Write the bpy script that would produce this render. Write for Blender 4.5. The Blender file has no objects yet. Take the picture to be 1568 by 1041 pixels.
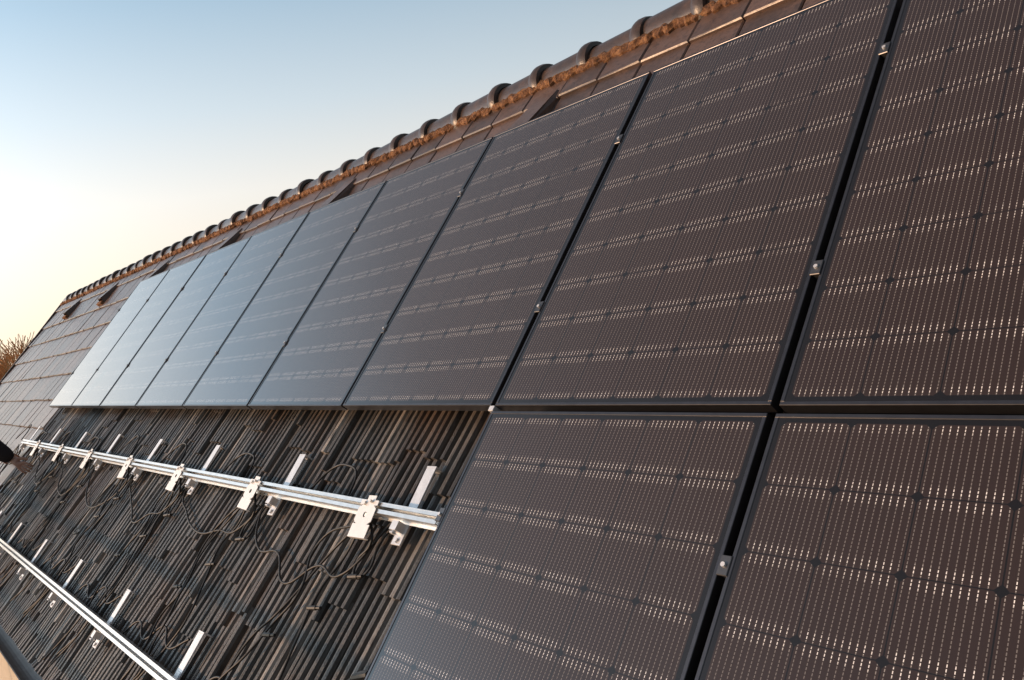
import bpy, math, random
from mathutils import Matrix, Vector
random.seed(7)
TH=math.radians(45)
ROOF=Matrix.Rotation(TH,4,'X')
SC=bpy.context.scene
SC.view_settings.view_transform='Standard'
SC.view_settings.look='None'
SC.view_settings.exposure=0

# ------------------------------------------------ helpers
def rw(s,v,w): return ROOF@Vector((s,v,w))
class MB:
    def __init__(self): self.v=[];self.f=[];self.m=[];self.c=[]
    def add(self,vs,fs,mat=0,col=0.5):
        b=len(self.v); self.v+= [tuple(p) for p in vs]; self.c+=[col]*len(vs)
        for f in fs: self.f.append([b+i for i in f]); self.m.append(mat)
    def box(self,x0,x1,y0,y1,z0,z1,mat=0,col=0.5,ch=0.0,M=None):
        if ch>0:
            c=ch
            vs=[(x0,y0,z0),(x1,y0,z0),(x1,y1,z0),(x0,y1,z0),
                (x0,y0,z1-c),(x1,y0,z1-c),(x1,y1,z1-c),(x0,y1,z1-c),
                (x0+c,y0+c,z1),(x1-c,y0+c,z1),(x1-c,y1-c,z1),(x0+c,y1-c,z1)]
            fs=[(3,2,1,0),(0,1,5,4),(1,2,6,5),(2,3,7,6),(3,0,4,7),(4,5,9,8),(5,6,10,9),(6,7,11,10),(7,4,8,11),(8,9,10,11)]
        else:
            vs=[(x0,y0,z0),(x1,y0,z0),(x1,y1,z0),(x0,y1,z0),(x0,y0,z1),(x1,y0,z1),(x1,y1,z1),(x0,y1,z1)]
            fs=[(3,2,1,0),(0,1,5,4),(1,2,6,5),(2,3,7,6),(3,0,4,7),(4,5,6,7)]
        if M is not None: vs=[M@Vector(p) for p in vs]
        self.add(vs,fs,mat,col)
    def cyl(self,p0,p1,r0,r1=None,n=10,mat=0,col=0.5,caps=True):
        r1=r0 if r1 is None else r1
        p0=Vector(p0);p1=Vector(p1);d=(p1-p0).normalized()
        a=d.orthogonal().normalized();b=d.cross(a)
        vs=[];fs=[]
        for p,r in((p0,r0),(p1,r1)):
            for i in range(n):
                t=2*math.pi*i/n; vs.append(p+a*r*math.cos(t)+b*r*math.sin(t))
        for i in range(n): fs.append((i,(i+1)%n,n+(i+1)%n,n+i))
        if caps: fs.append(tuple(range(n-1,-1,-1)));fs.append(tuple(range(n,2*n)))
        self.add(vs,fs,mat,col)
    def mesh(self,name,mats,smooth=False):
        me=bpy.data.meshes.new(name); me.from_pydata(self.v,[],self.f)
        for m in mats: me.materials.append(m)
        me.polygons.foreach_set('material_index',self.m)
        if smooth: me.polygons.foreach_set('use_smooth',[True]*len(self.f))
        at=me.attributes.new('var','FLOAT','POINT'); at.data.foreach_set('value',self.c)
        me.update(); return me
    def obj(self,name,mats,M=None,parent=None,smooth=False):
        o=bpy.data.objects.new(name,self.mesh(name,mats,smooth)); SC.collection.objects.link(o)
        if parent is not None: o.parent=parent
        if M is not None: o.matrix_world=M
        return o
class NT:
    def __init__(self,name):
        self.mat=bpy.data.materials.new(name); self.mat.use_nodes=True
        self.t=self.mat.node_tree; self.n=self.t.nodes; self.b=self.n['Principled BSDF']
    def node(self,ty,**k):
        n=self.n.new(ty)
        for a,b in k.items(): setattr(n,a,b)
        return n
    def link(self,a,b): self.t.links.new(a,b)
    def m(self,op,a,b=None,c=None,clamp=False):
        n=self.node('ShaderNodeMath',operation=op,use_clamp=clamp)
        for i,x in enumerate((a,b,c)):
            if x is None: continue
            if isinstance(x,(int,float)): n.inputs[i].default_value=x
            else: self.link(x,n.inputs[i])
        return n.outputs[0]
    def mix(self,f,a,b,ty='MIX'):
        n=self.node('ShaderNodeMix',data_type='RGBA',blend_type=ty)
        for i,x in ((0,f),(6,a),(7,b)):
            if isinstance(x,(int,float)): n.inputs[i].default_value=x
            elif isinstance(x,tuple): n.inputs[i].default_value=(*x,1)
            else: self.link(x,n.inputs[i])
        return n.outputs[2]
    def obj(self): return self.node('ShaderNodeTexCoord').outputs['Object']
    def noise(self,vec,scale,detail=4,rough=.6,dist=0):
        n=self.node('ShaderNodeTexNoise'); self.link(vec,n.inputs['Vector'])
        n.inputs['Scale'].default_value=scale;n.inputs['Detail'].default_value=detail;n.inputs['Roughness'].default_value=rough
        n.inputs['Distortion'].default_value=dist
        return n.outputs['Fac']
    def scale(self,vec,x,y,z):
        n=self.node('ShaderNodeMapping'); self.link(vec,n.inputs['Vector']); n.inputs['Scale'].default_value=(x,y,z); return n.outputs[0]
    def ramp(self,f,stops):
        n=self.node('ShaderNodeValToRGB'); self.link(f,n.inputs[0]); e=n.color_ramp.elements
        while len(e)<len(stops): e.new(.5)
        for i,(p,c) in enumerate(stops):
            e[i].position=p; e[i].color=(*c,1) if isinstance(c,tuple) else (c,c,c,1)
        return n.outputs[0]
    def bump(self,h,s,d=.01):
        n=self.node('ShaderNodeBump'); self.link(h,n.inputs['Height']); n.inputs['Strength'].default_value=s;n.inputs['Distance'].default_value=d
        self.link(n.outputs[0],self.b.inputs['Normal'])
    def set(self,k,v):
        if isinstance(v,(int,float)): self.b.inputs[k].default_value=v
        elif isinstance(v,tuple): self.b.inputs[k].default_value=(*v,1)
        else: self.link(v,self.b.inputs[k])
    def var(self):
        return self.node('ShaderNodeAttribute',attribute_name='var').outputs['Fac']

# ------------------------------------------------ materials
PW,PH=.99,1.56
def mat_solar():
    t=NT('solar_cells'); co=t.obj(); sep=t.node('ShaderNodeSeparateXYZ'); t.link(co,sep.inputs[0])
    px=(PW-.042)/6; py=(PH-.042)/10
    cx=t.m('DIVIDE',t.m('SUBTRACT',sep.outputs[0],.021),px); cy=t.m('DIVIDE',t.m('SUBTRACT',sep.outputs[1],.021),py)
    fx=t.m('FRACT',cx); fy=t.m('FRACT',cy)
    ax=t.m('ABSOLUTE',t.m('SUBTRACT',fx,.5)); ay=t.m('ABSOLUTE',t.m('SUBTRACT',fy,.5))
    incell=t.m('MULTIPLY',t.m('LESS_THAN',ax,.4915),t.m('LESS_THAN',ay,.493))
    incell=t.m('MULTIPLY',incell,t.m('LESS_THAN',t.m('ADD',ax,ay),.92))
    bx=t.m('GREATER_THAN',sep.outputs[0],.021); bx=t.m('MULTIPLY',bx,t.m('LESS_THAN',sep.outputs[0],PW-.021))
    by=t.m('GREATER_THAN',sep.outputs[1],.021); by=t.m('MULTIPLY',by,t.m('LESS_THAN',sep.outputs[1],PH-.021))
    incell=t.m('MULTIPLY',incell,t.m('MULTIPLY',bx,by))
    g=t.m('ABSOLUTE',t.m('SUBTRACT',t.m('FRACT',t.m('MULTIPLY',fx,12)),.5))
    line=t.m('LESS_THAN',g,.065)
    dash=t.m('LESS_THAN',t.m('FRACT',t.m('MULTIPLY',fy,20)),.66)
    e1=t.m('MULTIPLY',t.m('SUBTRACT',ay,.33),16.0,clamp=True)
    e2=t.m('MULTIPLY',t.m('SUBTRACT',.478,ay),60,clamp=True)
    e3=t.m('MULTIPLY',t.m('SUBTRACT',.47,ax),14,clamp=True)
    wide=t.m('ADD',t.m('MULTIPLY',t.noise(co,3.2,3,.6),4.2),-1.1,clamp=True)
    pad=t.m('MULTIPLY',t.m('MULTIPLY',e1,e2),t.m('MULTIPLY',e3,wide))
    env=t.m('ADD',.17,pad)
    lm=t.m('MULTIPLY',t.m('MULTIPLY',line,dash),t.m('MULTIPLY',env,incell),clamp=True)
    n1=t.noise(co,1.7,3,.5)
    cell=t.mix(n1,(.026,.0165,.0140),(.041,.0255,.0205))  # brown tint puts warm lens haze into the cell colour
    base=t.mix(incell,(.009,.007,.006),cell)
    col=t.mix(lm,base,(1.0,.97,.94))
    t.set('Base Color',col)
    t.set('Metallic',t.m('MULTIPLY',lm,.15))
    dirt=t.noise(co,14,6,.7)
    t.set('Roughness',t.m('ADD',.06,t.m('MULTIPLY',dirt,.08)))
    t.set('IOR',1.5)
    t.set('Coat Weight',.45); t.set('Coat Roughness',.04); t.set('Coat IOR',1.45)
    return t.mat
def mat_simple(name,col,rough=.5,metal=0,ns=20,amp=.25,bump=.0,spec=.5):
    t=NT(name); co=t.obj(); n=t.noise(co,ns,5,.6)
    a=tuple(c*(1-amp) for c in col); b=tuple(min(1,c*(1+amp)) for c in col)
    t.set('Base Color',t.mix(n,a,b)); t.set('Roughness',rough); t.set('Metallic',metal); t.set('Specular IOR Level',spec)
    if bump: t.bump(n,bump,.01)
    return t.mat
def mat_tile():
    t=NT('glazed_roof_tile'); co=t.obj(); v=t.var()
    n=t.noise(co,3.5,6,.65); n2=t.noise(co,45,5,.7); n3=t.noise(co,9,5,.7)
    c=t.ramp(t.m('ADD',t.m('MULTIPLY',n,.6),t.m('MULTIPLY',v,.4)),[(.25,(.062,.044,.038)),(.5,(.098,.065,.054)),(.75,(.15,.095,.074))])
    c=t.mix(t.ramp(n3,[(.50,0.),(.70,.6)]),c,(.17,.105,.08))
    c=t.mix(t.ramp(n2,[(.5,0.),(.72,1.)]),c,(.04,.03,.028))
    t.set('Base Color',c); t.set('Roughness',t.m('ADD',.20,t.m('MULTIPLY',n2,.24)))
    t.bump(n2,.25,.004); return t.mat
def mat_rib():
    t=NT('ribbed_roof_covering'); co=t.obj(); v=t.var()
    st=t.noise(t.scale(co,30,1.2,30),1,5,.7); n2=t.noise(co,60,5,.7); n3=t.noise(co,1.6,4,.6); n4=t.noise(t.scale(co,60,8,60),1,5,.7)
    c=t.ramp(t.m('ADD',t.m('MULTIPLY',st,.35),t.m('MULTIPLY',v,.65)),[(.2,(.026,.024,.023)),(.5,(.076,.071,.067)),(.68,(.18,.17,.16)),(.82,(.52,.48,.44))])
    c=t.mix(t.ramp(n3,[(.46,0.),(.70,.6)]),c,(.15,.095,.065))
    c=t.mix(t.ramp(n4,[(.50,0.),(.66,.85)]),c,(.024,.021,.020))
    t.set('Base Color',c); t.set('Roughness',t.m('ADD',.22,t.m('MULTIPLY',n4,.3))); t.bump(n2,.5,.006); return t.mat
def mat_moss_lit_lip():
    t=NT('mortar_moss_and_lit_lip'); co=t.obj(); n=t.noise(co,35,6,.75)
    t.set('Base Color',t.ramp(n,[(.35,(.05,.026,.018)),(.5,(.22,.105,.052)),(.7,(.48,.25,.11))])); t.set('Roughness',.95); t.bump(n,1,.02); return t.mat
def mat_ridge():
    t=NT('ridge_tile_clay'); co=t.obj(); n=t.noise(co,10,6,.7); n2=t.noise(co,70,4,.7)
    c=t.ramp(n,[(.3,(.040,.030,.027)),(.55,(.075,.050,.040)),(.75,(.15,.085,.058))])
    c=t.mix(t.ramp(n2,[(.55,0.),(.7,.8)]),c,(.03,.026,.024))
    t.set('Base Color',c); t.set('Roughness',.33); t.bump(n2,.3,.004); return t.mat
def mat_ground():
    t=NT('ground_grass'); co=t.obj(); n=t.noise(co,.08,6,.7); n2=t.noise(co,4,6,.7)
    c=t.mix(n,(.05,.065,.025),(.12,.10,.05)); c=t.mix(n2,c,(.07,.07,.03)); t.set('Base Color',c); t.set('Roughness',.95); return t.mat
def mat_wood():
    t=NT('weathered_planks'); co=t.obj(); n=t.noise(t.scale(co,1.5,30,30),1,6,.7); n2=t.noise(co,3,5,.7)
    c=t.ramp(n,[(.3,(.06,.066,.075)),(.7,(.13,.14,.155))]); c=t.mix(t.m('MULTIPLY',n2,.5),c,(.10,.11,.125)); t.set('Base Color',c); t.set('Roughness',.85); t.bump(n,.4,.005); return t.mat
M_sol=mat_solar()
M_frame=mat_simple('black_anodised_frame',(.10,.10,.11),.32,.85,30,.3)
M_clamp=mat_simple('dark_anodised_clamp',(.14,.14,.145),.35,.8,60,.4)
M_alu=mat_simple('raw_aluminium',(.74,.73,.71),.34,.85,25,.25,.08)
M_zinc=mat_simple('galvanised_steel',(.72,.73,.75),.45,.5,40,.3,.1)
M_gut=mat_simple('weathered_zinc',(.17,.175,.18),.6,.3,12,.3,.1)
M_plate=mat_simple('white_metal_plate',(.82,.81,.79),.42,.3,30,.12)
M_cable=mat_simple('black_cable_rubber',(.018,.017,.017),.5,0,30,.3)
M_dark=mat_simple('dark_underlay',(.02,.018,.017),.9,0,10,.3)
M_tile=mat_tile(); M_rib=mat_rib(); M_moss_lit_lip=mat_moss_lit_lip(); M_wood=mat_wood(); M_ground=mat_ground(); M_ridge=mat_ridge()
M_wall=mat_simple('rendered_wall',(.55,.5,.43),.9,0,6,.12,.2)
M_bark=mat_simple('twig_bark',(.60,.34,.16),.85,0,8,.3)
M_jacket=mat_simple('dark_jacket_cloth',(.022,.016,.018),.85,0,30,.3,.3)
M_jeans=mat_simple('work_trousers',(.16,.15,.14),.9,0,40,.3,.2)
M_skin=mat_simple('skin',(.46,.26,.19),.5,0,30,.12)
M_hair=mat_simple('dark_hair',(.03,.02,.015),.6,0,80,.4,.4)
M_boot=mat_simple('boot_leather',(.05,.035,.025),.6,0,30,.3)

# ------------------------------------------------ solar panels
def panel_mesh():
    b=MB(); f=.010; d=-.035; t=.0018
    b.box(0,PW,0,f,d,t,1,ch=.0012); b.box(0,PW,PH-f,PH,d,t,1,ch=.0012)
    b.box(0,f,f,PH-f,d,t,1,ch=.0012); b.box(PW-f,PW,f,PH-f,d,t,1,ch=.0012)
    b.add([(f,f,0),(PW-f,f,0),(PW-f,PH-f,0),(f,PH-f,0)],[(0,1,2,3)],0)
    b.add([(f,f,-.006),(PW-f,f,-.006),(PW-f,PH-f,-.006),(f,PH-f,-.006)],[(3,2,1,0)],1)
    return b.mesh('solar_panel',[M_sol,M_frame])
pm=panel_mesh()
def put_panel(s,v):
    o=bpy.data.objects.new('solar_panel',pm); SC.collection.objects.link(o)
    o.matrix_world=ROOF@Matrix.Translation((s,v,random.uniform(-.0015,.0015)))@Matrix.Rotation(random.uniform(-.0012,.0012),4,'X')@Matrix.Rotation(random.uniform(-.0015,.0015),4,'Y')
for k in range(-3,8): put_panel(-1.01*(k+1)+.01,.0)
for k in range(-3,1): put_panel(-1.01*(k+1)+.01,-.022-PH)

# ------------------------------------------------ clamps + rails
def clamps():
    b=MB()
    def one(s,v,end=0):
        b.box(s-.013,s+.013,v-.022,v+.022,.0019,.0052,0,ch=.0015)
        b.box(s-.007,s+.007,v-.020,v+.020,-.037,.0019,0)
        b.cyl((s,v,.0052),(s,v,.0110),.0055,n=8,mat=1)
    for k in range(-2,8):
        for v in (.39,1.18): one(-1.01*k,v)
    for k in range(-2,2):
        for v in (-.385,-1.19): one(-1.01*k,v)
    for v in (.39,1.18): one(-8.08,v)
    b.box(-1.022,-.998,-.020,-.002,-.03,.003,1,ch=.001)
    return b
clamps().obj('panel_clamp',[M_clamp,M_zinc],ROOF)
def rail(v,s0,s1,name='mounting_rail'):
    b=MB(); z0,z1=-.079,-.037; h=.02; t=.003
    b.box(s0,s1,v-h,v+h,z0,z0+t); b.box(s0,s1,v-h,v-h+t,z0+t,z1); b.box(s0,s1,v+h-t,v+h,z0+t,z1)
    b.box(s0,s1,v-h+t,v-.006,z1-t,z1-.0005); b.box(s0,s1,v+.006,v+h-t,z1-t,z1-.0005)
    b.box(s0,s1,v-h-.008,v-h,z0,z0+t)
    return b.obj(name,[M_alu],ROOF)
rail(-.385,-8.35,-1.075); rail(-1.20,-8.35,-1.075)
rail(-.385,-1.0,2.9); rail(-1.20,-1.0,2.9)
rail(.39,-8.1,2.9); rail(1.18,-8.1,2.9)

# roof hooks
def hook_mesh():
    b=MB()
    b.box(-.027,.027,-.10,.185,-.088,-.082,0,ch=.001)
    b.box(-.027,.027,.185,.191,-.125,-.082,0)
    b.box(-.02,.02,-.03,.03,-.082,-.0795,0)
    b.box(-.018,.018,-.062,-.03,-.082,-.045,0)
    b.cyl((0,-.03,-.055),(0,-.075,-.055),.007,n=8); b.cyl((0,-.068,-.055),(0,-.074,-.055),.013,n=6)
    b.cyl((0,-.085,-.082),(0,-.085,-.074),.009,n=6)
    return b.mesh('roof_hook',[M_zinc])
hm=hook_mesh()
for v in (-.385,-1.20):
    for k in range(0,8):
        s=-1.305-1.0*k+random.uniform(-.02,.02)
        if s<-8.3: continue
        o=bpy.data.objects.new('roof_hook',hm); SC.collection.objects.link(o)
        o.matrix_world=ROOF@Matrix.Translation((s,v+random.uniform(-.01,.01),0))@Matrix.Rotation(random.uniform(-.04,.04),4,'Z')
def plate_mesh():
    b=MB(); n=16
    W,L=.11,.115; hx,hy,r=0,-.035,.010
    for z,flip in ((0,0),(-.003,1)):
        vs=[];fs=[]
        for i in range(n):
            a=2*math.pi*i/n+math.pi/4; c,s_=math.cos(a),math.sin(a)
            vs.append((hx+r*c,hy+r*s_,z))
            k=1/max(abs(c)/(W/2),abs(s_)/(.035)); vs.append((hx+c*k,hy+s_*k,z))
        for i in range(n):
            j=(i+1)%n; f=(2*i,2*i+1,2*j+1,2*j); fs.append(f if not flip else f[::-1])
        b.add(vs,fs)
    b.box(-W/2,W/2,-L,-.070,-.003,0,0); b.box(-W/2,W/2,0,.018,-.003,0,0); b.box(-.02,.03,.018,.035,-.003,0,0)
    b.box(-W/2,-W/2+.003,-L,.018,-.03,-.003,0)
    b.box(-W/2,W/2,-L-.003,-L,-.018,0,0)
    b.cyl((-.025,.005,0),(-.025,.005,.008),.008,n=6); b.cyl((.015,.012,0),(.015,.012,.012),.006,n=8)
    return b.mesh('cable_bracket_plate',[M_plate])
plm=plate_mesh()
for k in range(0,7):
    s=-1.50-1.0*k+random.uniform(-.02,.02)
    o=bpy.data.objects.new('cable_bracket_plate',plm); SC.collection.objects.link(o)
    o.matrix_world=ROOF@Matrix.Translation((s,-.385,-.030))@Matrix.Rotation(random.uniform(-.08,.08),4,'Z')@Matrix.Rotation(math.radians(4),4,'X')

# cables
def cable(pts,r=.0035,name='solar_cable'):
    cu=bpy.data.curves.new(name,'CURVE'); cu.dimensions='3D'; cu.bevel_depth=r; cu.bevel_resolution=2
    for P in pts:
        sp=cu.splines.new('BEZIER'); sp.bezier_points.add(len(P)-1)
        for bp,p in zip(sp.bezier_points,P): bp.co=p; bp.handle_left_type=bp.handle_right_type='AUTO'
    cu.materials.append(M_cable)
    o=bpy.data.objects.new(name,cu); SC.collection.objects.link(o); o.matrix_world=ROOF; return o
conn=MB()
for k in range(0,8):
    s=-1.5-1.0*k; R=random.uniform; ps=[]; W=-.095
    ps.append([(s+.03,-.42,-.05),(s+.07,-.50,-.075),(s+.02,-.57,-.09),(s+.05,-.62,-.092),(s+.10,-.59,W),(s+.09,-.49,W),(s+.14,-.41,-.088)])
    for q in range(3):
        x=s-.03-.12*q; P=[(s-.02,-.44,-.06)]; v=-.56
        while v>-1.25:
            x+=R(-.09,.06); P.append((x,v,W+R(0,.012))); v-=R(.10,.18)
        P.append((x-.05,-1.30,W)); P.append((x-.18,-1.42-R(0,.1),W)); ps.append(P)
    P=[(s+.12,-.41,-.085)]
    for i in range(1,7): P.append((s+.12-.17*i,-.47-.20*math.sin(i/6*math.pi)*R(.6,1.3)-R(0,.04),W+R(0,.006)))
    P.append((s-1.0+.10,-.41,-.085)); ps.append(P)
    ps.append([(s-.25,-.36,-.085),(s-.30,-.25,W),(s-.38,-.17-R(0,.1),W),(s-.50,-.24,W),(s-.58,-.36,-.085)])
    ps.append([(s+.1,-1.05,W),(s-.05,-1.12,W),(s-.2,-1.06,W),(s-.34,-1.15,W),(s-.5,-1.10,W),(s-.62,-1.2,W)])
    cable(ps,.0048)
    for dx,dy in((.05,-.62),(-.10,-.76),(-.3,-.9)):
        conn.cyl((s+dx-.03,dy-.005,-.088),(s+dx+.02,dy+.005,-.088),.0085,n=8); conn.cyl((s+dx+.02,dy+.005,-.088),(s+dx+.045,dy+.01,-.088),.006,n=8)
cable([[(-1.0,-.86,-.07),(-1.14,-.87,-.075),(-1.22,-.93,-.085),(-1.34,-1.0,-.09),(-1.5,-1.15,-.09),(-1.62,-1.4,-.09)]],.006)
conn.cyl((-1.10,-.868,-.072),(-1.17,-.892,-.078),.012,n=8)
conn.obj('cable_connector',[M_cable],ROOF)

# ------------------------------------------------ house
house=bpy.data.objects.new('tiled_roof_house',None); SC.collection.objects.link(house)
VE,VR=-1.58,2.21; SL,SR=-14.0,4.0; WB=-.165
b=MB(); b.box(SL,SR,VE,VR-.04,WB-.05,WB,0); b.obj('roof_underlay',[M_dark],ROOF,house)
b=MB()
def tile(s,v,wd,ln):
    g=.003; c=random.random(); j=random.uniform(-.0025,.0025); lo=-.118+j; hi=-.138+j; th=.02; k=.006
    v+=random.uniform(-.004,.004); t1=random.uniform(-.0015,.0015)
    x0,x1=s+g,s+wd-g; y0,y1=v,v+ln+.04
    vs=[(x0,y0,lo-th),(x1,y0,lo-th),(x1,y0+.0,lo-k),(x0,y0,lo-k),(x0+k,y0+k,lo+t1),(x1-k,y0+k,lo-t1),(x1-k,y1,hi),(x0+k,y1,hi),(x0,y1,hi-k),(x1,y1,hi-k),(x0,y1,hi-th),(x1,y1,hi-th)]
    fs=[(0,1,2,3),(3,2,5,4),(4,5,6,7),(3,4,7,8),(5,2,9,6),(0,3,8,10),(2,1,11,9)]
    b.add(vs,fs,0,c)
TW,TL=.27,.347
nv=11; v0=VE
ns=int(round((SR-SL)/TW))
for i in range(ns):
    s=SL+i*TW
    for j in range(nv):
        v=v0+j*TL
        if s>-8.4 and v<1.1 and s<3.0 : continue
        tile(s,v,TW,TL if j<nv-1 else .24)
b.obj('roof_tiles',[M_tile],ROOF,house)
b=MB(); s=-8.30; P=.046
while s<3.0:
    grp=random.choice((1,1,2,3,4)); ph=random.uniform(-.3,.3); gw=random.uniform(-.012,.009)
    Ls=random.choice((.30,.36,.45,.62)); gc=random.random()
    for q in range(grp):
        if s>3.0: break
        cc=.6*random.random()+.4*gc
        v=VE-.35+ (ph if ph<0 else ph-.35)
        while v<1.35:
            a=max(v,VE); e=v+Ls
            if e>VE:
                c=.75*cc+.25*random.random(); j=gw+random.uniform(-.003,.003); lo=-.110+j; hi=-.128+j
                ww=P*random.uniform(.68,.86); dx=random.uniform(-.003,.003)
                prof=[(-.5,-.035),(-.44,-.014),(-.28,-.002),(0,0),(.28,-.002),(.44,-.014),(.5,-.035)]
                vs=[];n=len(prof)
                for yy,zz in((a,lo),(e+.03,hi)):
                    for (p,z) in prof: vs.append((s+P/2+dx+p*ww,yy,zz+z))
                fs=[(i,i+1,n+i+1,n+i) for i in range(n-1)]
                fs.append(tuple(range(n-1,-1,-1)))
                b.add(vs,fs,0,c)
            v+=Ls
        s+=P
b.obj('ribbed_roofing',[M_rib],ROOF,house)
ridge=rw(0,VR,-.135); RY,RZ=ridge.y,ridge.z-.08
b=MB(); n=18; pitch=.36
s=SL
while s<SR:
    q=random.uniform(.96,1.03)
    rs=[(0,.090),(.02,.094),(.29,.101),(.310,.103),(.322,.116),(.340,.122),(.365,.122),(.385,.116)]
    dz=random.uniform(-.008,.006); c=random.random()
    vs=[];fs=[]
    for (t,r) in rs+[(.387,.094)]:
        for i in range(n+1):
            a=math.radians(-20+220*i/n)
            vs.append((s+t,RY+r*q*math.cos(a)*1.05,RZ+dz+r*q*math.sin(a)))
    m=len(rs)+1
    for k in range(m-1):
        for i in range(n): fs.append((k*(n+1)+i,(k+1)*(n+1)+i,(k+1)*(n+1)+i+1,k*(n+1)+i+1)[::-1])
    b.add(vs,fs,0,c); s+=pitch
o=b.obj('ridge_tiles',[M_ridge],None,house,smooth=True)
md=o.modifiers.new('e','EDGE_SPLIT'); md.split_angle=math.radians(40)
b=MB(); N=int((SR-SL)/.02); rows=[]
for i in range(N+1):
    x=SL+i*.02; r=random.random(); v=VR-.158-random.uniform(0,.03)
    rows.append([(x,v-.004,-.165),(x,v,-.122+.010*r),(x,v+.022,-.108+.014*random.random()),(x,v+.05,-.112+.008*random.random()),(x,v+.10,-.14)])
vs=[p for r in rows for p in r]; fs=[]
for i in range(N):
    for k in range(4): fs.append((5*i+k,5*i+5+k,5*i+6+k,5*i+1+k))
b.add(vs,fs); b.obj('ridge_mortar',[M_moss_lit_lip],ROOF,house)
b=MB()
for k in range(0,6):
    s=-1.95-2.08*k; w0=-.13; x0,x1=s-.09,s+.09; y0,y1=1.62,1.95; top=.08
    vs=[(x0,y0,w0),(x1,y0,w0),(x1,y0,w0+.012),(x0,y0,w0+.012),
        (x0+.01,y0+.03,w0+top),(x1-.01,y0+.03,w0+top),(x1-.02,y1,w0+.015),(x0+.02,y1,w0+.015),(x0,y1,w0-.01),(x1,y1,w0-.01),
        (x0+.01,y0+.03,w0+top-.015),(x1-.01,y0+.03,w0+top-.015)]
    b.add(vs,[(4,5,6,7),(4,7,8,0,10),(5,11,1,9,6),(4,10,11,5)],0,.7)
    b.box(x0-.03,x1+.0,y0-.03,y0+.015,w0-.01,w0+.045,1,ch=.004)  # front lip in orange: warm sunlight on it painted into the colour
b.obj('vent_tiles',[M_tile,M_moss_lit_lip],ROOF,house)
b=MB()
BY=2*RY
def wy(v,w): p=rw(0,v,w); return p.y,p.z
ey,ez=wy(VE,-.14)
b.add([(SL,RY,RZ+.05),(SR,RY,RZ+.05),(SR,BY-ey,ez),(SL,BY-ey,ez)],[(0,1,2,3)]) 
b.obj('rear_roof_slope',[M_tile],None,house)
b=MB(); x0,x1=SL+.12,SR-.12; yf=ey+.35; yb=BY-ey-.35; g=-4.5; zf=ez+.35-.12; zr=RZ-.16
b.add([(x0,yf,g),(x1,yf,g),(x1,yb,g),(x0,yb,g),(x0,yf,zf),(x1,yf,zf),(x1,yb,zf),(x0,yb,zf),(x0,RY,zr),(x1,RY,zr)],
      [(0,1,5,4),(1,2,6,9,5),(2,3,7,6),(3,0,4,8,7)])
b.obj('walls',[M_wall],None,house)
b=MB(); b.box(SL-.03,SL-.001,VE,VR-.03,-.26,-.105,0); b.obj('verge_board',[M_ridge],ROOF,house)
b=MB(); n=10
vs=[];fs=[]
for x in (SL,SR):
    for r in (.055,.050):
        for i in range(n+1):
            a=math.pi+math.pi*i/n; vs.append((x,ey-.025+r*math.cos(a),ez-.055+r*math.sin(a)))
m=n+1
for i in range(n):
    fs.append((i,i+1,2*m+i+1,2*m+i)); fs.append((m+i,3*m+i,3*m+i+1,m+i+1))
fs.append((0,2*m,3*m,m)); fs.append((n,m+n,3*m+n,2*m+n))
b.add(vs,fs); b.obj('rain_gutter',[M_gut],None,house,smooth=False)

# ------------------------------------------------ scaffold
sc=bpy.data.objects.new('scaffold',None); SC.collection.objects.link(sc)
DZ=-1.30; b=MB()
for i in range(8):
    for k in range(-6,3):
        y=-1.18-.155*i; b.box(k*2.5+random.uniform(-.01,.01),k*2.5+2.48,y-.148,y,DZ-.045,DZ+random.uniform(-.004,.004),0,ch=.004)
b.obj('deck_planks',[M_wood],None,sc)
b=MB()
for k in range(-6,4):
    x=k*2.5-.01
    b.cyl((x,-2.48,-4.5),(x,-2.48,-.25),.024,n=12); b.cyl((x,-1.16,-4.5),(x,-1.16,DZ-.05),.024,n=12)
    b.cyl((x,-2.48,DZ-.08),(x,-1.16,DZ-.08),.024,n=12)
for z in (-.3,-.8): b.cyl((-15.1,-2.48,z),(7.6,-2.48,z),.024,n=12)
b.obj('tubes',[M_zinc],None,sc,smooth=True)

# ------------------------------------------------ ground, tree
b=MB(); b.add([(-3000,-3000,-4.5),(3000,-3000,-4.5),(3000,3000,-4.5),(-3000,3000,-4.5)],[(0,1,2,3)]); b.obj('ground',[M_ground])
def tree(x,y,h,seed):
    rnd=random.Random(seed); b=MB()
    def br(p,d,l,r,lev):
        segs=3; q=p
        for i in range(segs):
            d=(d+Vector((rnd.uniform(-.16,.16),rnd.uniform(-.16,.16),rnd.uniform(-.03,.14)))).normalized()
            nq=q+d*l/segs; r2=r*.82
            b.cyl(q,nq,max(r,.010),max(r2,.008),n=5 if lev<3 else 3,caps=False); q=nq; r=r2
            if lev<4 and (i>0 or lev>0):
                for _ in range(2):
                    a=rnd.uniform(0,6.28); o=Vector((math.cos(a),math.sin(a),rnd.uniform(.1,.9)))
                    br(q,(d*.7+o*.8).normalized(),l*rnd.uniform(.5,.72),r*.62,lev+1)
        if lev<5: br(q,d,l*.6,r*.8,lev+1)
    br(Vector((0,0,0)),Vector((0,0,1)),h*.42,h*.018,0)
    return b.obj('bare_tree',[M_bark],Matrix.Translation((x,y,-4.5)))
tree(-27,3.0,6.1,3); tree(-31,1.6,6.6,5)

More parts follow.
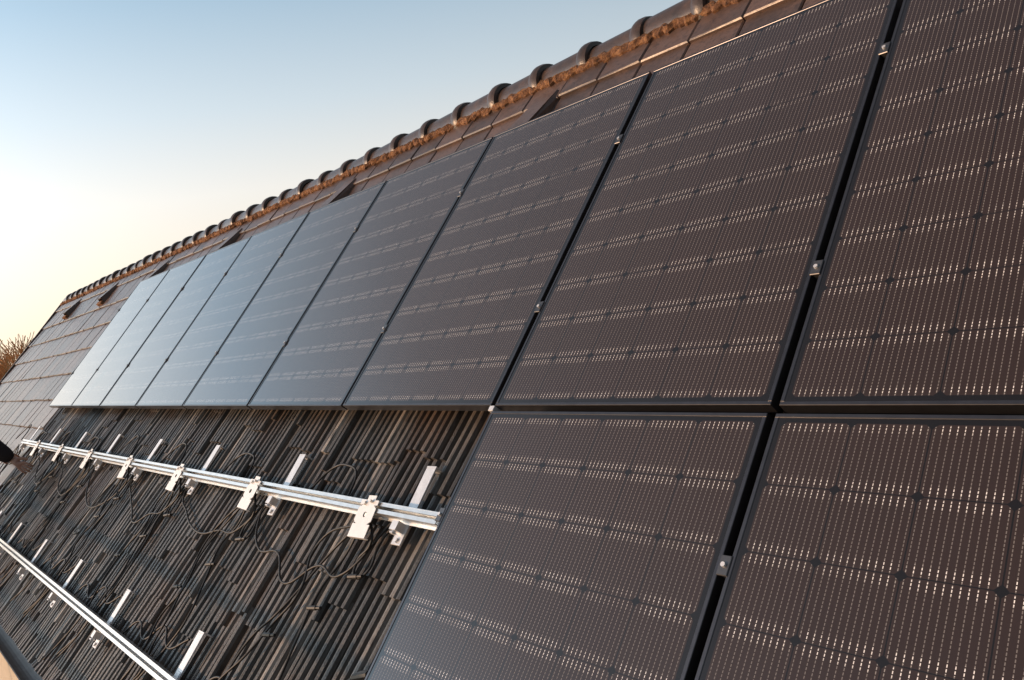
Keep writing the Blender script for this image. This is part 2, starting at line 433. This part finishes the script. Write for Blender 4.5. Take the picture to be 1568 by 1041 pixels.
# ------------------------------------------------ worker
def worker():
    root=bpy.data.objects.new('roof_worker',None); SC.collection.objects.link(root)
    def skin(name,vs,es,rs,mat,rt=0,sub=2):
        me=bpy.data.meshes.new(name); me.from_pydata(vs,es,[]); me.materials.append(mat)
        o=bpy.data.objects.new(name,me); SC.collection.objects.link(o); o.parent=root
        o.modifiers.new('s','SKIN')
        sv=me.skin_vertices[0].data
        for i,r in enumerate(rs):
            sv[i].radius=(r,r) if not isinstance(r,tuple) else r
            sv[i].use_root=(i==rt)
        md=o.modifiers.new('u','SUBSURF'); md.levels=sub; md.render_levels=sub
        o.modifiers['s'].use_smooth_shade=True
        return o
    X=-7.24
    pel=(X-.05,-1.20,-.40); wst=(X-.03,-1.12,-.22); che=(X,-.96,-.02); uch=(X,-.86,.10); nk=(X+.01,-.78,.19)
    Rs=(X+.17,-.82,.06); Re=(-6.92,-.70,-.13); Rw=(-6.88,-.55,-.335)
    Ls=(X-.18,-.86,.07); Le=(X-.27,-.72,-.15); Lw=(X-.16,-.56,-.29)
    skin('jacket',[pel,wst,che,uch,nk,Rs,Re,Rw,Ls,Le,Lw],[(0,1),(1,2),(2,3),(3,4),(3,5),(5,6),(6,7),(3,8),(8,9),(9,10)],
         [(.17,.13),(.16,.12),(.18,.13),(.15,.11),.065,.085,.080,.062,.080,.066,.050],M_jacket)
    skin('trousers',[(X-.05,-1.20,-.42),(X+.06,-1.22,-.52),(X+.09,-1.24,-.85),(X+.08,-1.34,-1.20),(X-.16,-1.22,-.52),(X-.2,-1.32,-.85),(X-.22,-1.55,-1.20)],
         [(0,1),(1,2),(2,3),(0,4),(4,5),(5,6)],[.14,.11,.075,.055,.11,.075,.055],M_jeans)
    for sx,sy in((X+.08,-1.34),(X-.22,-1.55)):
        skin('boot',[(sx,sy-.03,-1.17),(sx,sy-.02,-1.25),(sx,sy+.10,-1.262),(sx,sy+.20,-1.268)],[(0,1),(1,2),(2,3)],[.055,.05,.045,.032],M_boot)
    c=Vector((X,-.67,.33)); fwd=Vector((0,.80,-.60)).normalized(); sd=Vector((1,0,0)); up=sd.cross(fwd).normalized()
    skin('neck',[(X,-.80,.15),(X,-.74,.22),tuple(c-up*.05-fwd*.02)],[(0,1),(1,2)],[.062,.058,.055],M_skin)
    h=MB(); hr=MB(); NU,NV=28,22; vs=[];vh=[]
    for j in range(NV+1):
        ph=math.pi*j/NV
        for i in range(NU):
            th=2*math.pi*i/NU; x=math.sin(ph)*math.sin(th); y=math.sin(ph)*math.cos(th); z=math.cos(ph)
            wx=.076*(1-.22*max(0,-z)); wy_=.095*(1-.08*max(0,-z)); r=0
            if y>.3:
                ex=math.exp(-(x/.16)**2)
                r+=.024*ex*math.exp(-((z+.12)/.13)**2)+.008*ex*math.exp(-((z-.12)/.2)**2)
                r-=.008*math.exp(-((abs(x)-.36)/.14)**2)*math.exp(-((z-.05)/.10)**2)
                r+=.006*math.exp(-(x/.3)**2)*math.exp(-((z+.44)/.06)**2)+.007*ex*math.exp(-((z+.8)/.15)**2)
            vs.append(c+sd*x*wx+fwd*(y*wy_+r)+up*z*.118)
            cut=.0 if (y<.35 or z>.55) and z>-.35+.5*max(0,y) else 1
            vh.append(c-fwd*.004+sd*x*(wx+(.009 if not cut else -.012))+fwd*(y*(wy_+(.010 if not cut else -.02)))+up*z*(.118+(.010 if not cut else -.02)))
    fs=[(j*NU+i,(j+1)*NU+i,(j+1)*NU+(i+1)%NU,j*NU+(i+1)%NU) for j in range(NV) for i in range(NU)]
    h.add(vs,fs); 
    for q in(-1,1):
        e=c+sd*q*.027+fwd*.079+up*.008
        h.cyl(e,e+fwd*.006,.009,.006,n=10,mat=1)
        h.cyl(c+sd*q*.070-up*.005,c+sd*q*.090-fwd*.012-up*.003,.020,.030,n=12,mat=0)
    h.box(-.022,.022,-.003,.003,-.0025,.0025,1,M=Matrix.Translation(c+fwd*.090-up*.052))
    h.obj('head',[M_skin,M_hair],None,root,smooth=True)
    hr.add(vh,fs); hr.obj('hair',[M_hair],None,root,smooth=True)
    def hand(W,tgt,side):
        W=Vector(W);T=Vector(tgt);d=(T-W).normalized(); nrm=Vector((0,-.707,.707)); sv=d.cross(nrm).normalized(); nrm=sv.cross(d).normalized()
        vs=[W-d*.02,W+d*.03,W+d*.075];es=[(0,1),(1,2)];rs=[.029,(.042,.022),(.044,.020)]
        for k,(o,L) in enumerate(((-.030,.072),(-.010,.082),(.011,.078),(.031,.060))):
            i=len(vs); base=W+d*.085+sv*o
            vs+= [base,base+d*L*.45+sv*o*.15-nrm*.006,base+d*L*.78+sv*o*.2-nrm*.022,base+d*L*.92+sv*o*.2-nrm*.040]
            es+=[(2,i),(i,i+1),(i+1,i+2),(i+2,i+3)]; rs+=[.0115,.0105,.0095,.0078]
        i=len(vs); b0=W+d*.03+sv*side*.034
        vs+=[b0,b0+d*.03+sv*side*.024-nrm*.008,b0+d*.062+sv*side*.026-nrm*.022]; es+=[(1,i),(i,i+1),(i+1,i+2)]; rs+=[.015,.0125,.010]
        skin('hand',vs,es,rs,M_skin,1,1)
    hand(Rw,rw(-6.76,-.64,-.02),-1)
    hand(Lw,rw(X-.10,-.58,-.03),1)
worker()

# ------------------------------------------------ light
sun_dir=Vector((-.50,-.84,.17)).normalized()
el=math.asin(sun_dir.z); az=math.atan2(sun_dir.x,sun_dir.y)
L=bpy.data.lights.new('sun','SUN'); L.energy=3.5; L.angle=math.radians(.6); L.color=(1,.60,.34)
lo=bpy.data.objects.new('sun',L); SC.collection.objects.link(lo); lo.rotation_euler=sun_dir.to_track_quat('Z','Y').to_euler()
w=bpy.data.worlds.new('World'); SC.world=w; w.use_nodes=True
t=NT.__new__(NT); t.t=w.node_tree; t.n=t.t.nodes
bg=t.n['Background']; sky=t.node('ShaderNodeTexSky',sky_type='NISHITA')
sky.sun_disc=False; sky.sun_elevation=el; sky.sun_rotation=az; sky.air_density=1.0; sky.dust_density=1.5; sky.ozone_density=1.0
g=t.node('ShaderNodeTexCoord').outputs['Generated']; sp=t.node('ShaderNodeSeparateXYZ'); t.link(g,sp.inputs[0])
hz=t.ramp(sp.outputs[2],[(0.0,(1.0,.80,.58)),(.07,(1.0,.87,.71)),(.16,(.96,.92,.86)),(.25,(.70,.79,.85)),(.36,(.44,.60,.74)),(.55,(.29,.34,.40)),(1.0,(.20,.23,.29))])
dt=t.node('ShaderNodeVectorMath',operation='DOT_PRODUCT'); t.link(g,dt.inputs[0]); dt.inputs[1].default_value=(-.93,-.36,.05)
k=t.m('ADD',.74,t.m('MULTIPLY',dt.outputs['Value'],.46))
dt2=t.node('ShaderNodeVectorMath',operation='DOT_PRODUCT'); t.link(g,dt2.inputs[0]); dt2.inputs[1].default_value=(-.77,-.62,.12)
gl=t.m('MULTIPLY',t.m('POWER',t.m('MAXIMUM',dt2.outputs['Value'],0.0),6.0),2.8)
k=t.m('ADD',k,gl)
hc=t.node('ShaderNodeVectorMath',operation='SCALE'); t.link(hz,hc.inputs[0]); t.link(t.m('MULTIPLY',k,1/.15),hc.inputs['Scale'])
mx=t.mix(.84,sky.outputs[0],hc.outputs[0])
t.link(mx,bg.inputs[0]); bg.inputs[1].default_value=.15

# ------------------------------------------------ camera
cam=bpy.data.cameras.new('camera'); co=bpy.data.objects.new('camera',cam); SC.collection.objects.link(co); SC.camera=co
cam.sensor_width=36; cam.lens=1225.22/1568*36; cam.clip_start=.05; cam.clip_end=6000
M=Matrix(((.64374,.06323,.76263,.9985),(.3978,.82369,-.40408,-.8397),(-.65372,.5635,.50509,1.3748),(0,0,0,1)))
co.matrix_world=ROOF@M
